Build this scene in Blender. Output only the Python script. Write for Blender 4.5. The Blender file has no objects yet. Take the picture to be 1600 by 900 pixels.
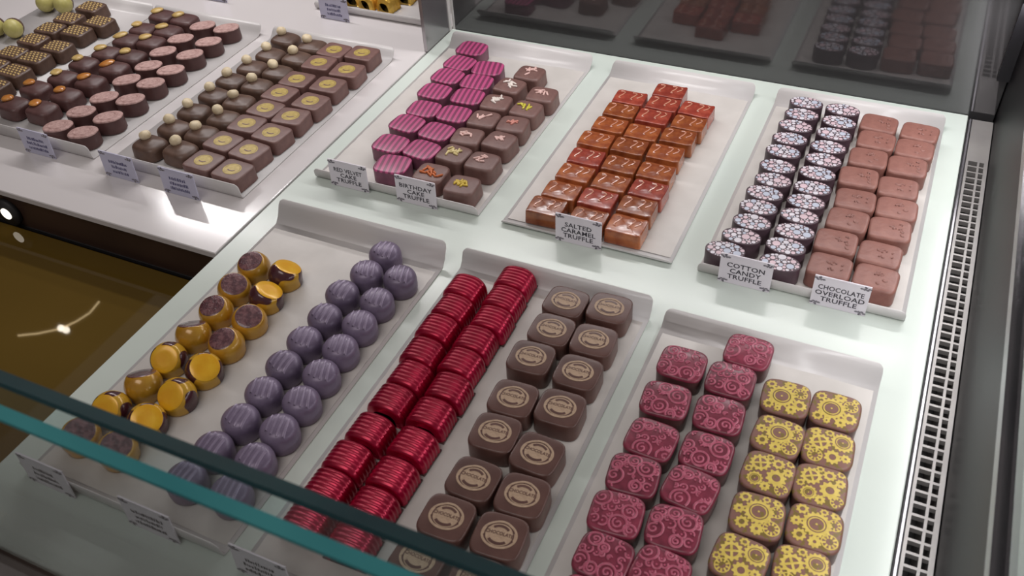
import bpy, math, random
from mathutils import Matrix, Vector

# ------------------------------------------------------------------ camera
scn = bpy.context.scene
col = scn.collection
random.seed(7)
MM = 0.001

CAM_AXES = ((0.907306, 0.246182, -0.340866),
            (0.417129, -0.629004, 0.656016),
            (-0.052907, -0.737393, -0.673389))
cd = bpy.data.cameras.new('camera')
cd.lens = 31.81
cd.sensor_width = 36.0
cd.clip_start = 0.01
cd.dof.use_dof = True
cd.dof.focus_distance = 0.72
cd.dof.aperture_fstop = 22.0
cam = bpy.data.objects.new('camera', cd)
col.objects.link(cam)
A = CAM_AXES
cam.matrix_world = Matrix(((A[0][0], -A[0][1], -A[0][2], 0.0),
                           (A[1][0], -A[1][1], -A[1][2], 0.0),
                           (A[2][0], -A[2][1], -A[2][2], 0.4),
                           (0, 0, 0, 1)))
scn.camera = cam

# ------------------------------------------------------------------ world and light
scn.view_settings.view_transform = 'Standard'
scn.view_settings.look = 'None'
scn.view_settings.gamma = 1.0
scn.view_settings.use_curve_mapping = False
scn.view_settings.exposure = 0.0

wd = bpy.data.worlds.new('shop_ambience')
scn.world = wd
wd.use_nodes = True
bg = wd.node_tree.nodes['Background']
bg.inputs['Color'].default_value = (0.95, 0.88, 0.86, 1)
bg.inputs['Strength'].default_value = 0.18


def area(name, loc, rot, sx, sy, energy, color=(1, 1, 1), spread=180):
    l = bpy.data.lights.new(name, 'AREA')
    l.shape = 'RECTANGLE'
    l.size = sx
    l.size_y = sy
    l.energy = energy
    l.color = color
    l.spread = math.radians(spread)
    o = bpy.data.objects.new(name, l)
    o.location = loc
    o.rotation_euler = [math.radians(a) for a in rot]
    col.objects.link(o)
    return o


# LED strip under the shelf at the back of the right-hand bay
area('led_strip_back', (-0.17, 0.68, 0.25), (-8, 0, 0), 0.46, 0.02, 0.68, (1.0, 0.97, 0.97))
# LED strip over the left-hand bay
area('led_strip_back_bay', (-0.68, 0.72, 0.36), (-16, 0, 0), 0.5, 0.02, 1.25, (1.0, 0.96, 0.96))
# LED strip along the right-hand rail of the case
area('led_strip_rail', (0.064, 0.42, 0.095), (0, 38, 0), 0.012, 0.56, 0.31, (1.0, 0.99, 1.0))
# soft ceiling light of the shop
area('ceiling_light', (-0.35, -0.5, 1.9), (18, 0, 0), 1.2, 0.8, 9.0, (1.0, 0.94, 0.9))


# ------------------------------------------------------------------ materials
def lin(c):
    out = []
    for v in c:
        v = v / 255.0
        out.append(v / 12.92 if v <= 0.04045 else ((v + 0.055) / 1.055) ** 2.4)
    return (out[0], out[1], out[2], 1.0)


def mat(name, c, rough=0.45, metal=0.0, coat=0.0, spec=0.5, c2=None, scale=120.0, bump=0.0, bscale=300.0,
        vary=0.0, transmission=0.0, sss=0.0, detail=3.0, lo=0.35, hi=0.65):
    m = bpy.data.materials.new(name)
    m.use_nodes = True
    nt = m.node_tree
    p = nt.nodes['Principled BSDF']
    p.inputs['Roughness'].default_value = rough
    p.inputs['Metallic'].default_value = metal
    p.inputs['Coat Weight'].default_value = coat
    p.inputs['Coat Roughness'].default_value = 0.12
    p.inputs['Specular IOR Level'].default_value = spec
    p.inputs['Transmission Weight'].default_value = transmission
    if sss:
        p.inputs['Subsurface Weight'].default_value = sss
        p.inputs['Subsurface Radius'].default_value = (1.0, 0.5, 0.25)
        p.inputs['Subsurface Scale'].default_value = 0.003
    tc = nt.nodes.new('ShaderNodeTexCoord')
    no = nt.nodes.new('ShaderNodeTexNoise')
    no.inputs['Scale'].default_value = scale
    no.inputs['Detail'].default_value = detail
    nt.links.new(tc.outputs['Object'], no.inputs['Vector'])
    rp = nt.nodes.new('ShaderNodeValToRGB')
    rp.color_ramp.elements[0].position = lo
    rp.color_ramp.elements[1].position = hi
    a = lin(c)
    b = lin(c2) if c2 else tuple([v * 0.86 for v in a[:3]] + [1.0])
    rp.color_ramp.elements[0].color = b
    rp.color_ramp.elements[1].color = a
    nt.links.new(no.outputs['Fac'], rp.inputs['Fac'])
    last = rp.outputs['Color']
    if vary:
        oi = nt.nodes.new('ShaderNodeObjectInfo')
        mr = nt.nodes.new('ShaderNodeMapRange')
        mr.inputs['To Min'].default_value = 1.0 - vary
        mr.inputs['To Max'].default_value = 1.0 + vary
        nt.links.new(oi.outputs['Random'], mr.inputs['Value'])
        hs = nt.nodes.new('ShaderNodeHueSaturation')
        nt.links.new(mr.outputs['Result'], hs.inputs['Value'])
        nt.links.new(last, hs.inputs['Color'])
        last = hs.outputs['Color']
    nt.links.new(last, p.inputs['Base Color'])
    if bump:
        nb = nt.nodes.new('ShaderNodeTexNoise')
        nb.inputs['Scale'].default_value = bscale
        nb.inputs['Detail'].default_value = 3.0
        nt.links.new(tc.outputs['Object'], nb.inputs['Vector'])
        bn = nt.nodes.new('ShaderNodeBump')
        bn.inputs['Strength'].default_value = bump
        bn.inputs['Distance'].default_value = 0.001
        nt.links.new(nb.outputs['Fac'], bn.inputs['Height'])
        nt.links.new(bn.outputs['Normal'], p.inputs['Normal'])
    return m


def stripe_mat(name, ca, cb, period_mm, rough=0.35, tilt=0.12):
    m = mat(name, ca, rough=rough)
    nt = m.node_tree
    p = nt.nodes['Principled BSDF']
    tc = nt.nodes.new('ShaderNodeTexCoord')
    sp = nt.nodes.new('ShaderNodeSeparateXYZ')
    nt.links.new(tc.outputs['Object'], sp.inputs[0])
    ad = nt.nodes.new('ShaderNodeMath'); ad.operation = 'MULTIPLY_ADD'
    nt.links.new(sp.outputs['Y'], ad.inputs[0]); ad.inputs[1].default_value = tilt
    nt.links.new(sp.outputs['X'], ad.inputs[2])
    mu = nt.nodes.new('ShaderNodeMath'); mu.operation = 'MULTIPLY'
    nt.links.new(ad.outputs[0], mu.inputs[0]); mu.inputs[1].default_value = 2 * math.pi / (period_mm * MM)
    si = nt.nodes.new('ShaderNodeMath'); si.operation = 'SINE'
    nt.links.new(mu.outputs[0], si.inputs[0])
    mr = nt.nodes.new('ShaderNodeMapRange')
    mr.inputs['From Min'].default_value = -0.25
    mr.inputs['From Max'].default_value = 0.25
    nt.links.new(si.outputs[0], mr.inputs['Value'])
    mx = nt.nodes.new('ShaderNodeMix'); mx.data_type = 'RGBA'
    nt.links.new(mr.outputs['Result'], mx.inputs['Factor'])
    mx.inputs['A'].default_value = lin(ca)
    mx.inputs['B'].default_value = lin(cb)
    nt.links.new(mx.outputs['Result'], p.inputs['Base Color'])
    return m


def glass_mat(name, tint, gloss=0.06, rough=0.0, gcol=(1, 1, 1, 1)):
    m = bpy.data.materials.new(name)
    m.use_nodes = True
    nt = m.node_tree
    nt.nodes.remove(nt.nodes['Principled BSDF'])
    out = nt.nodes['Material Output']
    tr = nt.nodes.new('ShaderNodeBsdfTransparent')
    tr.inputs['Color'].default_value = tint
    gl = nt.nodes.new('ShaderNodeBsdfGlossy')
    gl.inputs['Roughness'].default_value = rough
    gl.inputs['Color'].default_value = gcol
    lw = nt.nodes.new('ShaderNodeLayerWeight')
    pw = nt.nodes.new('ShaderNodeMath'); pw.operation = 'POWER'
    nt.links.new(lw.outputs['Facing'], pw.inputs[0]); pw.inputs[1].default_value = 4.0
    cl = nt.nodes.new('ShaderNodeMapRange')
    cl.inputs['To Min'].default_value = gloss
    cl.inputs['To Max'].default_value = 0.6
    nt.links.new(pw.outputs[0], cl.inputs['Value'])
    mx = nt.nodes.new('ShaderNodeMixShader')
    nt.links.new(cl.outputs[0], mx.inputs[0])
    nt.links.new(tr.outputs[0], mx.inputs[1])
    nt.links.new(gl.outputs[0], mx.inputs[2])
    nt.links.new(mx.outputs[0], out.inputs['Surface'])
    return m


def emit_mat(name, c, s):
    m = bpy.data.materials.new(name)
    m.use_nodes = True
    p = m.node_tree.nodes['Principled BSDF']
    p.inputs['Base Color'].default_value = lin(c)
    p.inputs['Emission Color'].default_value = lin(c)
    p.inputs['Emission Strength'].default_value = s
    return m


M = {}
M['plate'] = mat('white_glass_plate', (216, 225, 217), rough=0.24, coat=0.08, spec=0.35, c2=(211, 221, 214), scale=8)
M['plate_bay'] = mat('white_bay_plate', (224, 219, 219), rough=0.16, coat=0.4, c2=(219, 214, 214), scale=8)
M['tray'] = mat('white_acrylic', (214, 210, 209), rough=0.3, c2=(209, 205, 204), scale=20)
M['paper'] = mat('waxed_paper', (214, 209, 204), rough=0.42, c2=(204, 199, 194), scale=35, bump=0.35, bscale=45)
M['deck'] = mat('bronze_deck', (104, 82, 34), rough=0.025, c2=(88, 68, 26), scale=3, spec=0.6)
M['fascia'] = mat('brown_fascia', (72, 52, 42), rough=0.35, c2=(58, 41, 34), scale=12)
M['steel'] = mat('brushed_steel', (30, 27, 30), rough=0.42, metal=1.0, c2=(22, 20, 23), scale=14)
M['rail'] = mat('bright_rail', (150, 147, 150), rough=0.25, metal=1.0, c2=(130, 128, 132), scale=14)
M['vent'] = mat('grille_steel', (158, 154, 151), rough=0.4, metal=0.4, c2=(146, 142, 140), scale=30)
M['groove'] = mat('dark_gasket', (38, 36, 38), rough=0.6)
M['shopwall'] = mat('shop_wall_paint', (150, 134, 120), rough=0.6, c2=(140, 124, 110), scale=2)
M['frame'] = mat('black_frame', (14, 12, 18), rough=0.5)
M['duct'] = mat('dark_duct', (14, 12, 13), rough=0.8, c2=(30, 27, 26), scale=60)
M['mirror'] = mat('smoked_mirror', (102, 100, 102), rough=0.06, metal=0.66, c2=(97, 96, 97), scale=5)
M['post'] = mat('brushed_post', (176, 172, 174), rough=0.22, metal=0.7, c2=(150, 147, 150), scale=9)
M['floor'] = mat('shop_floor', (96, 82, 74), rough=0.5, c2=(80, 68, 62), scale=3)
M['card'] = mat('card_stock', (236, 230, 238), rough=0.55, c2=(230, 223, 232), scale=60)
M['ink'] = mat('grey_ink', (62, 56, 68), rough=0.6)
M['inkblue'] = mat('faded_blue_ink', (92, 88, 128), rough=0.6)
M['ornament'] = mat('ornament_ink', (112, 106, 118), rough=0.6, c2=(150, 144, 152), scale=900, lo=0.45, hi=0.55)
M['glass'] = glass_mat('pane_glass', (0.975, 0.985, 0.985, 1), 0.02)
M['glass_top'] = glass_mat('pane_edge_clear', (0.80, 0.90, 0.91, 1), 0.04, 0.15)
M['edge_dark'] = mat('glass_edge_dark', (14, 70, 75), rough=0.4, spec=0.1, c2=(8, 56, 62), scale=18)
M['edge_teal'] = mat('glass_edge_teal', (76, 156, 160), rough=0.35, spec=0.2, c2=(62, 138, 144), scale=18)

M['dark'] = mat('dark_chocolate', (94, 64, 62), rough=0.42, c2=(82, 54, 53), scale=140, vary=0.1)
M['enrobed'] = mat('enrobed_chocolate', (124, 92, 86), rough=0.42, c2=(112, 81, 76), scale=160, vary=0.08)
M['olive'] = mat('warm_dark_chocolate', (102, 78, 66), rough=0.4, c2=(88, 66, 56), scale=150, vary=0.1)
M['milk'] = mat('milk_chocolate', (146, 100, 90), rough=0.42, c2=(134, 90, 81), scale=150, vary=0.05, bump=0.25, bscale=420)
M['stampc'] = mat('moulded_chocolate', (104, 73, 66), rough=0.34, c2=(92, 63, 57), scale=90, vary=0.1)
M['tan'] = mat('tan_print', (188, 160, 134), rough=0.5, c2=(172, 144, 120), scale=500)
M['side'] = mat('chocolate_side', (92, 58, 58), rough=0.36, c2=(78, 47, 48), scale=120, vary=0.08)
M['plum'] = mat('plum_side', (128, 80, 98), rough=0.4, c2=(110, 66, 84), scale=120)
M['swirltop'] = mat('rose_coating', (134, 50, 70), rough=0.34, coat=0.15, c2=(108, 36, 54), scale=160, vary=0.18)
M['swirl'] = mat('rose_relief', (186, 92, 116), rough=0.32, coat=0.2, c2=(166, 76, 98), scale=300)
M['geartop'] = mat('cocoa_top', (128, 90, 80), rough=0.45, c2=(118, 98, 42), scale=330, lo=0.40, hi=0.45)
M['gear'] = mat('yellow_print', (214, 190, 92), rough=0.5, c2=(198, 172, 78), scale=300)
M['stripe'] = stripe_mat('striped_print', (190, 82, 130), (126, 58, 90), 4.5)
M['ruby'] = mat('ruby_lustre', (184, 2, 60), rough=0.28, metal=0.55, coat=0.2, c2=(150, 0, 44), scale=90, vary=0.1)
M['violet'] = mat('violet_lustre', (130, 116, 140), rough=0.4, metal=0.2, coat=0.1, c2=(116, 102, 126), scale=120, vary=0.1)
M['violetrib'] = mat('violet_rib', (156, 142, 166), rough=0.36, metal=0.2, c2=(140, 126, 150), scale=160)
M['sill'] = mat('grey_sill', (140, 133, 131), rough=0.4, c2=(124, 118, 117), scale=20)
M['goldfoil'] = mat('gold_wrap', (236, 196, 96), rough=0.22, metal=0.55, c2=(214, 166, 60), scale=80)
M['facetgold'] = mat('gold_facet', (246, 192, 40), rough=0.3, metal=0.1, coat=0.3, c2=(238, 172, 24), scale=110)
M['facetdark'] = mat('cocoa_facet', (124, 80, 84), rough=0.16, coat=0.8, c2=(84, 44, 52), scale=330, bump=0.6, bscale=900, lo=0.42, hi=0.6)
M['goldbody'] = mat('gold_shell', (206, 158, 52), rough=0.26, metal=0.1, coat=0.6, c2=(188, 134, 32), scale=90, vary=0.1)
M['goldsplash'] = mat('gold_and_cocoa_shell', (212, 164, 48), rough=0.24, metal=0.1, coat=0.6, c2=(78, 36, 44), scale=60, detail=1.0, lo=0.515, hi=0.53)
M['caramel'] = mat('caramel_glaze', (178, 104, 58), rough=0.24, coat=0.5, c2=(138, 68, 36), scale=110, vary=0.2, sss=0.1)
M['caramelred'] = mat('caramel_glaze_red', (180, 86, 66), rough=0.24, coat=0.5, c2=(142, 56, 44), scale=110, vary=0.12, sss=0.1)
M['squiggle_shine'] = mat('caramel_squiggle_shine', (216, 150, 124), rough=0.12, coat=1.0)  # raised squiggles; their glossy highlights are put into the paler colour
M['dotw'] = mat('dot_white', (228, 222, 230), rough=0.45)
M['dotb'] = mat('dot_blue', (198, 204, 220), rough=0.45)
M['dotp'] = mat('dot_pink', (222, 196, 204), rough=0.45)
M['dotside'] = mat('cocoa_side', (92, 72, 80), rough=0.4, c2=(78, 60, 68), scale=120, vary=0.06)
M['goldprint'] = mat('gold_print', (192, 168, 94), rough=0.4, metal=0.1, c2=(168, 144, 74), scale=260)
M['golddash'] = mat('gold_dash', (212, 182, 122), rough=0.45, c2=(190, 160, 100), scale=300)
M['rough'] = mat('dusted_top', (204, 168, 162), rough=0.6, c2=(172, 134, 128), scale=260, bump=0.8, bscale=380, vary=0.08)
M['nut'] = mat('hazelnut_piece', (236, 220, 188), rough=0.5, c2=(218, 198, 162), scale=200, vary=0.07)
M['peely'] = mat('candied_peel_yellow', (214, 186, 122), rough=0.3, c2=(192, 156, 92), scale=160, vary=0.08)
M['peelo'] = mat('candied_peel_orange', (204, 138, 66), rough=0.25, coat=0.4, c2=(184, 112, 48), scale=160, vary=0.08)
M['pist'] = mat('pistachio_coating', (206, 196, 128), rough=0.4, c2=(186, 178, 104), scale=120)
M['sp_pink'] = mat('pink_sprinkle', (240, 200, 192), rough=0.4)
M['sp_white'] = mat('white_sprinkle', (242, 230, 222), rough=0.4)
M['sp_yellow'] = mat('yellow_sprinkle', (222, 190, 70), rough=0.4)
M['sp_pale'] = mat('pale_yellow_sprinkle', (226, 206, 146), rough=0.4)
M['sp_orange'] = mat('orange_sprinkle', (210, 112, 58), rough=0.4)
M['sp_lime'] = mat('lime_sprinkle', (214, 202, 66), rough=0.4)
M['sp_coral'] = mat('coral_sprinkle', (222, 146, 132), rough=0.4)
M['lamp'] = emit_mat('lamp_bulb', (255, 244, 226), 14.0)
M['lamp_glint'] = emit_mat('glint_disc', (255, 244, 226), 2.0)  # glow painted in for a lamp's reflection on the fascia
M['cardblue'] = mat('bluish_card', (204, 202, 222), rough=0.55, c2=(196, 194, 216), scale=60)
M['ring'] = emit_mat('lamp_ring', (255, 226, 176), 5.0)


# ------------------------------------------------------------------ mesh helpers
def mesh(name, v, f, m=None, smooth=True, scale=MM):
    me = bpy.data.meshes.new(name)
    me.from_pydata([(a * scale, b * scale, c * scale) for a, b, c in v], [], f)
    if m is not None:
        for mm in (m if isinstance(m, (list, tuple)) else [m]):
            me.materials.append(mm)
    if smooth:
        for p in me.polygons:
            p.use_smooth = True
    me.update()
    return me


def add(name, me, parent=None, loc=(0, 0, 0), rot=(0, 0, 0)):
    o = bpy.data.objects.new(name, me)
    o.location = [c * MM for c in loc]
    o.rotation_euler = rot
    o.parent = parent
    col.objects.link(o)
    return o


def empty(name, loc, rz=0.0, tilt=(0, 0)):
    o = bpy.data.objects.new(name, None)
    o.empty_display_size = 0.005
    o.location = [c * MM for c in loc]
    o.rotation_euler = (tilt[0], tilt[1], rz)
    col.objects.link(o)
    return o


def tag(o, label=None, cat=None, group=None, kind=None):
    if label:
        o['label'] = label
    if cat:
        o['category'] = cat
    if group:
        o['group'] = group
    if kind:
        o['kind'] = kind
    return o


def box(x0, x1, y0, y1, z0, z1, bev=0.0):
    """box verts/faces, optionally with chamfered top edges"""
    if not bev:
        v = [(x0, y0, z0), (x1, y0, z0), (x1, y1, z0), (x0, y1, z0), (x0, y0, z1), (x1, y0, z1), (x1, y1, z1), (x0, y1, z1)]
        f = [(3, 2, 1, 0), (4, 5, 6, 7), (0, 1, 5, 4), (1, 2, 6, 5), (2, 3, 7, 6), (3, 0, 4, 7)]
        return v, f
    b = bev
    v, f = box(x0, x1, y0, y1, z0, z1 - b)
    f.pop(1)
    v += [(x0 + b, y0 + b, z1), (x1 - b, y0 + b, z1), (x1 - b, y1 - b, z1), (x0 + b, y1 - b, z1)]
    f += [(8, 9, 10, 11)] + [(4 + i, 4 + (i + 1) % 4, 8 + (i + 1) % 4, 8 + i) for i in range(4)]
    return v, f


def sgnpow(c, e):
    return math.copysign(abs(c) ** e, c)


def join(parts):
    v, f = [], []
    for pv, pf in parts:
        o = len(v)
        v += list(pv)
        f += [tuple(i + o for i in q) for q in pf]
    return v, f


class Block:
    """rounded chocolate: superellipse outline, rounded shoulder, gently domed top"""
    def __init__(s, sx, sy, h, n=4.0, edge=2.2, dome=0.8, taper=0.04, foot=0.0, seg=40, droop=0.0):
        s.a, s.b, s.h, s.n, s.dome = sx / 2, sy / 2, h, n, dome
        s.seg = seg
        e = edge / min(s.a, s.b)
        t = 1 - taper
        s.rings = [(0.0, 0.97 + foot), (0.5, 1.0 + foot), (1.4, 1.0 + foot * 0.5), ((h - edge) * 0.55, 1 - taper * 0.55), (h - edge, t)]
        for k in range(1, 6):
            th = k / 5 * math.pi / 2
            s.rings.append((h - edge + edge * math.sin(th), t - e * (1 - math.cos(th))))
        s.st = t - e
        for q in (0.8, 0.55, 0.28):
            s.rings.append((h + dome * (1 - q * q), s.st * q))

    def pt(s, k, sc):
        th = 2 * math.pi * k / s.seg
        return s.a * sc * sgnpow(math.cos(th), 2 / s.n), s.b * sc * sgnpow(math.sin(th), 2 / s.n)

    def rs(s, x, y):
        return (abs(x / s.a) ** s.n + abs(y / s.b) ** s.n) ** (1 / s.n)

    def z(s, x, y):
        r = s.rs(x, y) / s.st
        if r <= 1:
            return s.h + s.dome * (1 - r * r)
        # follow the shoulder a little way
        for (z0, s0), (z1, s1) in zip(s.rings[4:10], s.rings[5:10]):
            if s1 <= r * s.st <= s0:
                u = (s0 - r * s.st) / max(1e-6, s0 - s1)
                return z0 + (z1 - z0) * u
        return s.h - 2

    def geo(s, z0=-1, grow=0.0, rings=None):
        v, f = [], []
        rg = [r for r in s.rings if r[0] >= z0 - 1e-6 or r[1] < s.st * 0.99]
        for (z, sc) in rg:
            for k in range(s.seg):
                x, y = s.pt(k, sc * (1 + grow))
                v.append((x, y, z + grow * 8))
        n = s.seg
        for i in range(len(rg) - 1):
            for k in range(n):
                f.append((i * n + k, i * n + (k + 1) % n, (i + 1) * n + (k + 1) % n, (i + 1) * n + k))
        c = len(v)
        v.append((0, 0, s.h + s.dome + grow * 8))
        L = (len(rg) - 1) * n
        for k in range(n):
            f.append((L + k, L + (k + 1) % n, c))
        if z0 < 0:
            f.append(tuple(range(n - 1, -1, -1)))
        return v, f


def ribbon(pts, w, surf, eps=0.12, relief=0.0, closed=False, lim=0.97):
    """strip of width w along a polyline, laid on the surface of a block"""
    v, f = [], []
    n = len(pts)
    ok = []
    for i, (x, y) in enumerate(pts):
        if closed:
            p0, p1 = pts[i - 1], pts[(i + 1) % n]
        else:
            p0, p1 = pts[max(0, i - 1)], pts[min(n - 1, i + 1)]
        dx, dy = p1[0] - p0[0], p1[1] - p0[1]
        d = math.hypot(dx, dy) or 1
        nx, ny = -dy / d * w / 2, dx / d * w / 2
        for t, r in ((-1, 0), (0, relief), (1, 0)):
            a, b = x + nx * t, y + ny * t
            v.append((a, b, surf.z(a, b) + eps + r))
        ok.append(surf.rs(x, y) < lim)
    for i in range(n if closed else n - 1):
        j = (i + 1) % n
        if ok[i] and ok[j]:
            f.append((i * 3, i * 3 + 1, j * 3 + 1, j * 3))
            f.append((i * 3 + 1, i * 3 + 2, j * 3 + 2, j * 3 + 1))
    return v, [q[::-1] for q in f]


def disc(cx, cy, r, surf, eps=0.12, r_in=0.0, teeth=0, tooth=0.0, seg=24, lim=0.97, ry=None, rings=2):
    v, f = [], []
    ok = []
    n = seg
    ry = 1.0 if ry is None else ry / r
    for i in range(rings + 1):
        u = i / rings
        for k in range(n):
            th = 2 * math.pi * k / n
            ro = r
            if teeth:
                ro = r + (tooth if (k * teeth * 2 // n) % 2 else 0)
            q = r_in + (ro - r_in) * u
            x, y = cx + q * math.cos(th), cy + q * math.sin(th) * ry
            v.append((x, y, surf.z(x, y) + eps))
            ok.append(surf.rs(x, y) < lim)
    for i in range(rings):
        for k in range(n):
            a = (i * n + k, (i + 1) * n + k, (i + 1) * n + (k + 1) % n, i * n + (k + 1) % n)
            if all(ok[j] for j in a):
                f.append(a)
    return v, f


def circle_pts(cx, cy, r, n=24, a0=0, a1=360, ry=None):
    ry = r if ry is None else ry
    return [(cx + r * math.cos(math.radians(a0 + (a1 - a0) * i / n)), cy + ry * math.sin(math.radians(a0 + (a1 - a0) * i / n))) for i in range(n + 1)]


def capsule(p, q, r, seg=6):
    """short rounded rod between two points"""
    P, Q = Vector(p), Vector(q)
    d = (Q - P)
    L = d.length or 1e-6
    d /= L
    u = d.orthogonal().normalized()
    w = d.cross(u)
    v, f = [], []
    st = [(-0.8 * r, 0.35), (-0.3 * r, 0.85), (0.2 * r, 1), (L - 0.2 * r, 1), (L + 0.3 * r, 0.85), (L + 0.8 * r, 0.35)]
    for t, s in st:
        for k in range(seg):
            a = 2 * math.pi * k / seg
            c = P + d * t + (u * math.cos(a) + w * math.sin(a)) * r * s
            v.append(tuple(c))
    for i in range(len(st) - 1):
        for k in range(seg):
            f.append((i * seg + k, i * seg + (k + 1) % seg, (i + 1) * seg + (k + 1) % seg, (i + 1) * seg + k))
    f.append(tuple(range(seg - 1, -1, -1)))
    f.append(tuple(range((len(st) - 1) * seg, len(st) * seg)))
    return v, f


def tube(pts, r, seg=8):
    v, f = [], []
    P = [Vector(p) for p in pts]
    for i, p in enumerate(P):
        d = (P[min(i + 1, len(P) - 1)] - P[max(i - 1, 0)]).normalized()
        u = d.cross(Vector((0, 0, 1)))
        u = u.normalized() if u.length > 1e-3 else Vector((1, 0, 0))
        w = d.cross(u)
        for k in range(seg):
            a = 2 * math.pi * k / seg
            v.append(tuple(p + (u * math.cos(a) + w * math.sin(a)) * r))
    for i in range(len(P) - 1):
        for k in range(seg):
            f.append((i * seg + k, i * seg + (k + 1) % seg, (i + 1) * seg + (k + 1) % seg, (i + 1) * seg + k))
    f.append(tuple(range(seg - 1, -1, -1)))
    f.append(tuple(range((len(P) - 1) * seg, len(P) * seg)))
    return v, f


def sphere(cx, cy, cz, r, sz=1.0, seg=16, ring=10):
    v, f = [], []
    for i in range(1, ring):
        ph = math.pi * i / ring
        for k in range(seg):
            a = 2 * math.pi * k / seg
            v.append((cx + r * math.sin(ph) * math.cos(a), cy + r * math.sin(ph) * math.sin(a), cz + r * sz * math.cos(ph)))
    for i in range(ring - 2):
        for k in range(seg):
            f.append((i * seg + k, (i + 1) * seg + k, (i + 1) * seg + (k + 1) % seg, i * seg + (k + 1) % seg))
    t, b = len(v), len(v) + 1
    v += [(cx, cy, cz + r * sz), (cx, cy, cz - r * sz)]
    L = (ring - 2) * seg
    for k in range(seg):
        f.append((k, (k + 1) % seg, t))
        f.append((L + (k + 1) % seg, L + k, b))
    return v, f


def text_geo(s, size, bold=0.0, spacing=1.0, xscale=1.0):
    """flat letter outlines (mm, centred in x), lying in the XY plane"""
    cu = bpy.data.curves.new('letters', 'FONT')
    cu.body = s
    cu.size = size
    cu.align_x = 'CENTER'
    cu.space_character = spacing
    cu.offset = bold
    cu.resolution_u = 2
    o = bpy.data.objects.new('letters', cu)
    col.objects.link(o)
    dg = bpy.context.evaluated_depsgraph_get()
    me = bpy.data.meshes.new_from_object(o.evaluated_get(dg))
    v = [(p.co.x * xscale, p.co.y, 0.0) for p in me.vertices]
    f = [tuple(p.vertices) for p in me.polygons]
    bpy.data.objects.remove(o)
    bpy.data.curves.remove(cu)
    bpy.data.meshes.remove(me)
    return v, f


ORD = ['rearmost', 'second', 'third', 'fourth', 'fifth', 'sixth', 'seventh', 'eighth', 'ninth', 'tenth', 'eleventh', 'twelfth']


def which(ci, ncol, ri):
    c = {1: ['only'], 2: ['left', 'right'], 3: ['left', 'middle', 'right']}[ncol][ci]
    r = ORD[ri] + (' from back' if ri else '')
    return '%s column, %s' % (c, r)


# ------------------------------------------------------------------ structure of the display case
v, f = box(-4200, 2200, -1500, 4200, -930, -900)
tag(add('floor', mesh('floor', v, f, M['floor'], False)), kind='structure')

v, f = box(-3300, -3250, -1500, 4200, -900, 2600)
tag(add('wall_left', mesh('wall_left', v, f, M['shopwall'], False)), kind='structure')

# bronze deck in the well of the case
v, f = box(-1000, -412.5, 60, 343, -38, -34)
o = add('deck_panel', mesh('deck_panel', v, f, M['deck'], False))
tag(o, 'glossy bronze brown deck panel in the well below the left white shelf', 'deck panel')

# white glass shelf on the right (both rows of trays stand on it)
v, f = box(-411, 50, 113, 705.5, -5, 0, 0.6)
o = add('display_shelf', mesh('display_shelf', v, f, M['plate'], False))
tag(o, 'large white glass shelf under the two right-hand rows of trays', 'shelf')
v, f = box(-1000, -413, 346, 990, -5, 0, 0.6)
o = add('display_shelf', mesh('display_shelf_bay', v, f, M['plate_bay'], False))
tag(o, 'white glass shelf at left standing over the bronze deck', 'shelf')

# carcass below the shelves
v, f = box(-411, 46, 118, 700, -60, -5.2)
o = add('shelf_base', mesh('shelf_base', v, f, M['fascia'], False))
tag(o, 'dark brown base box under the right white shelf', 'base')
t = empty('shelf_base', (-706, 346, -5.2))
tag(t, 'brown fascia box under the front edge of the left white shelf', 'base')
v, f = box(-294, 292.5, 2, 640, -34, 0)
add('fascia_board', mesh('fascia_board', v, f, M['fascia'], False), t)
v, f = box(-294, 292.5, 1, 2, -33, -30)
add('shadow_gap', mesh('shadow_gap', v, f, M['groove'], False), t)
t = empty('fascia_glint', (-628, 347.5, -22))  # lamp reflected in the fascia, modelled as glowing disc with dark surround
tag(t, 'small round lamp reflection on the brown fascia at far left, added as glowing disc', 'painted reflection')
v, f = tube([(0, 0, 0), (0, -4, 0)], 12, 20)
add('dark_surround', mesh('glint_surround', v, f, M['groove'], True), t)  # dark patch around the reflected lamp
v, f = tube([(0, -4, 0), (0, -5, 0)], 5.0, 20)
add('lens', mesh('glint_disc', v, f, M['lamp_glint'], True), t)  # glowing disc standing in for the reflected bright spot

# outer case walls
v, f = box(-1010, 80, 60, 990, -900, -62)
o = add('case_plinth', mesh('case_plinth', v, f, M['fascia'], False))
tag(o, 'dark brown plinth carrying the whole display case', 'plinth')
v, f = box(-411, 66, 92, 112, -60, -6, 1.0)
o = add('front_sill', mesh('front_sill', v, f, M['sill'], False))
tag(o, 'grey metal sill along the front edge of the right shelf', 'sill')

v, f = box(69, 72, 80, 712, -60, 100)
tag(add('wall_right', mesh('wall_right', v, f, M['steel'], False)), kind='structure')
t = empty('rail_channel', (70.5, 396, 100))
tag(t, 'polished steel channel rail running along the top of the right steel wall', 'rail')
for i, (x0, x1, z0, z1, m) in enumerate(((-3, 8, 0, 3, 'rail'), (-3, -1.5, 3, 7, 'rail'), (1.5, 3, 3, 9, 'rail'), (6.5, 8, 3, 7, 'rail'))):
    v, f = box(x0, x1, -316, 316, z0, z1)
    add('rail_base' if i == 0 else 'flange', mesh('rail_piece', v, f, M[m], False), t)
v, f = box(70.6, 71.9, 82, 712, 103.4, 330)
o = add('side_pane', mesh('side_pane', v, f, M['glass'], False))
tag(o, 'clear glass side pane standing in the right-hand rail', 'glass pane')

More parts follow.
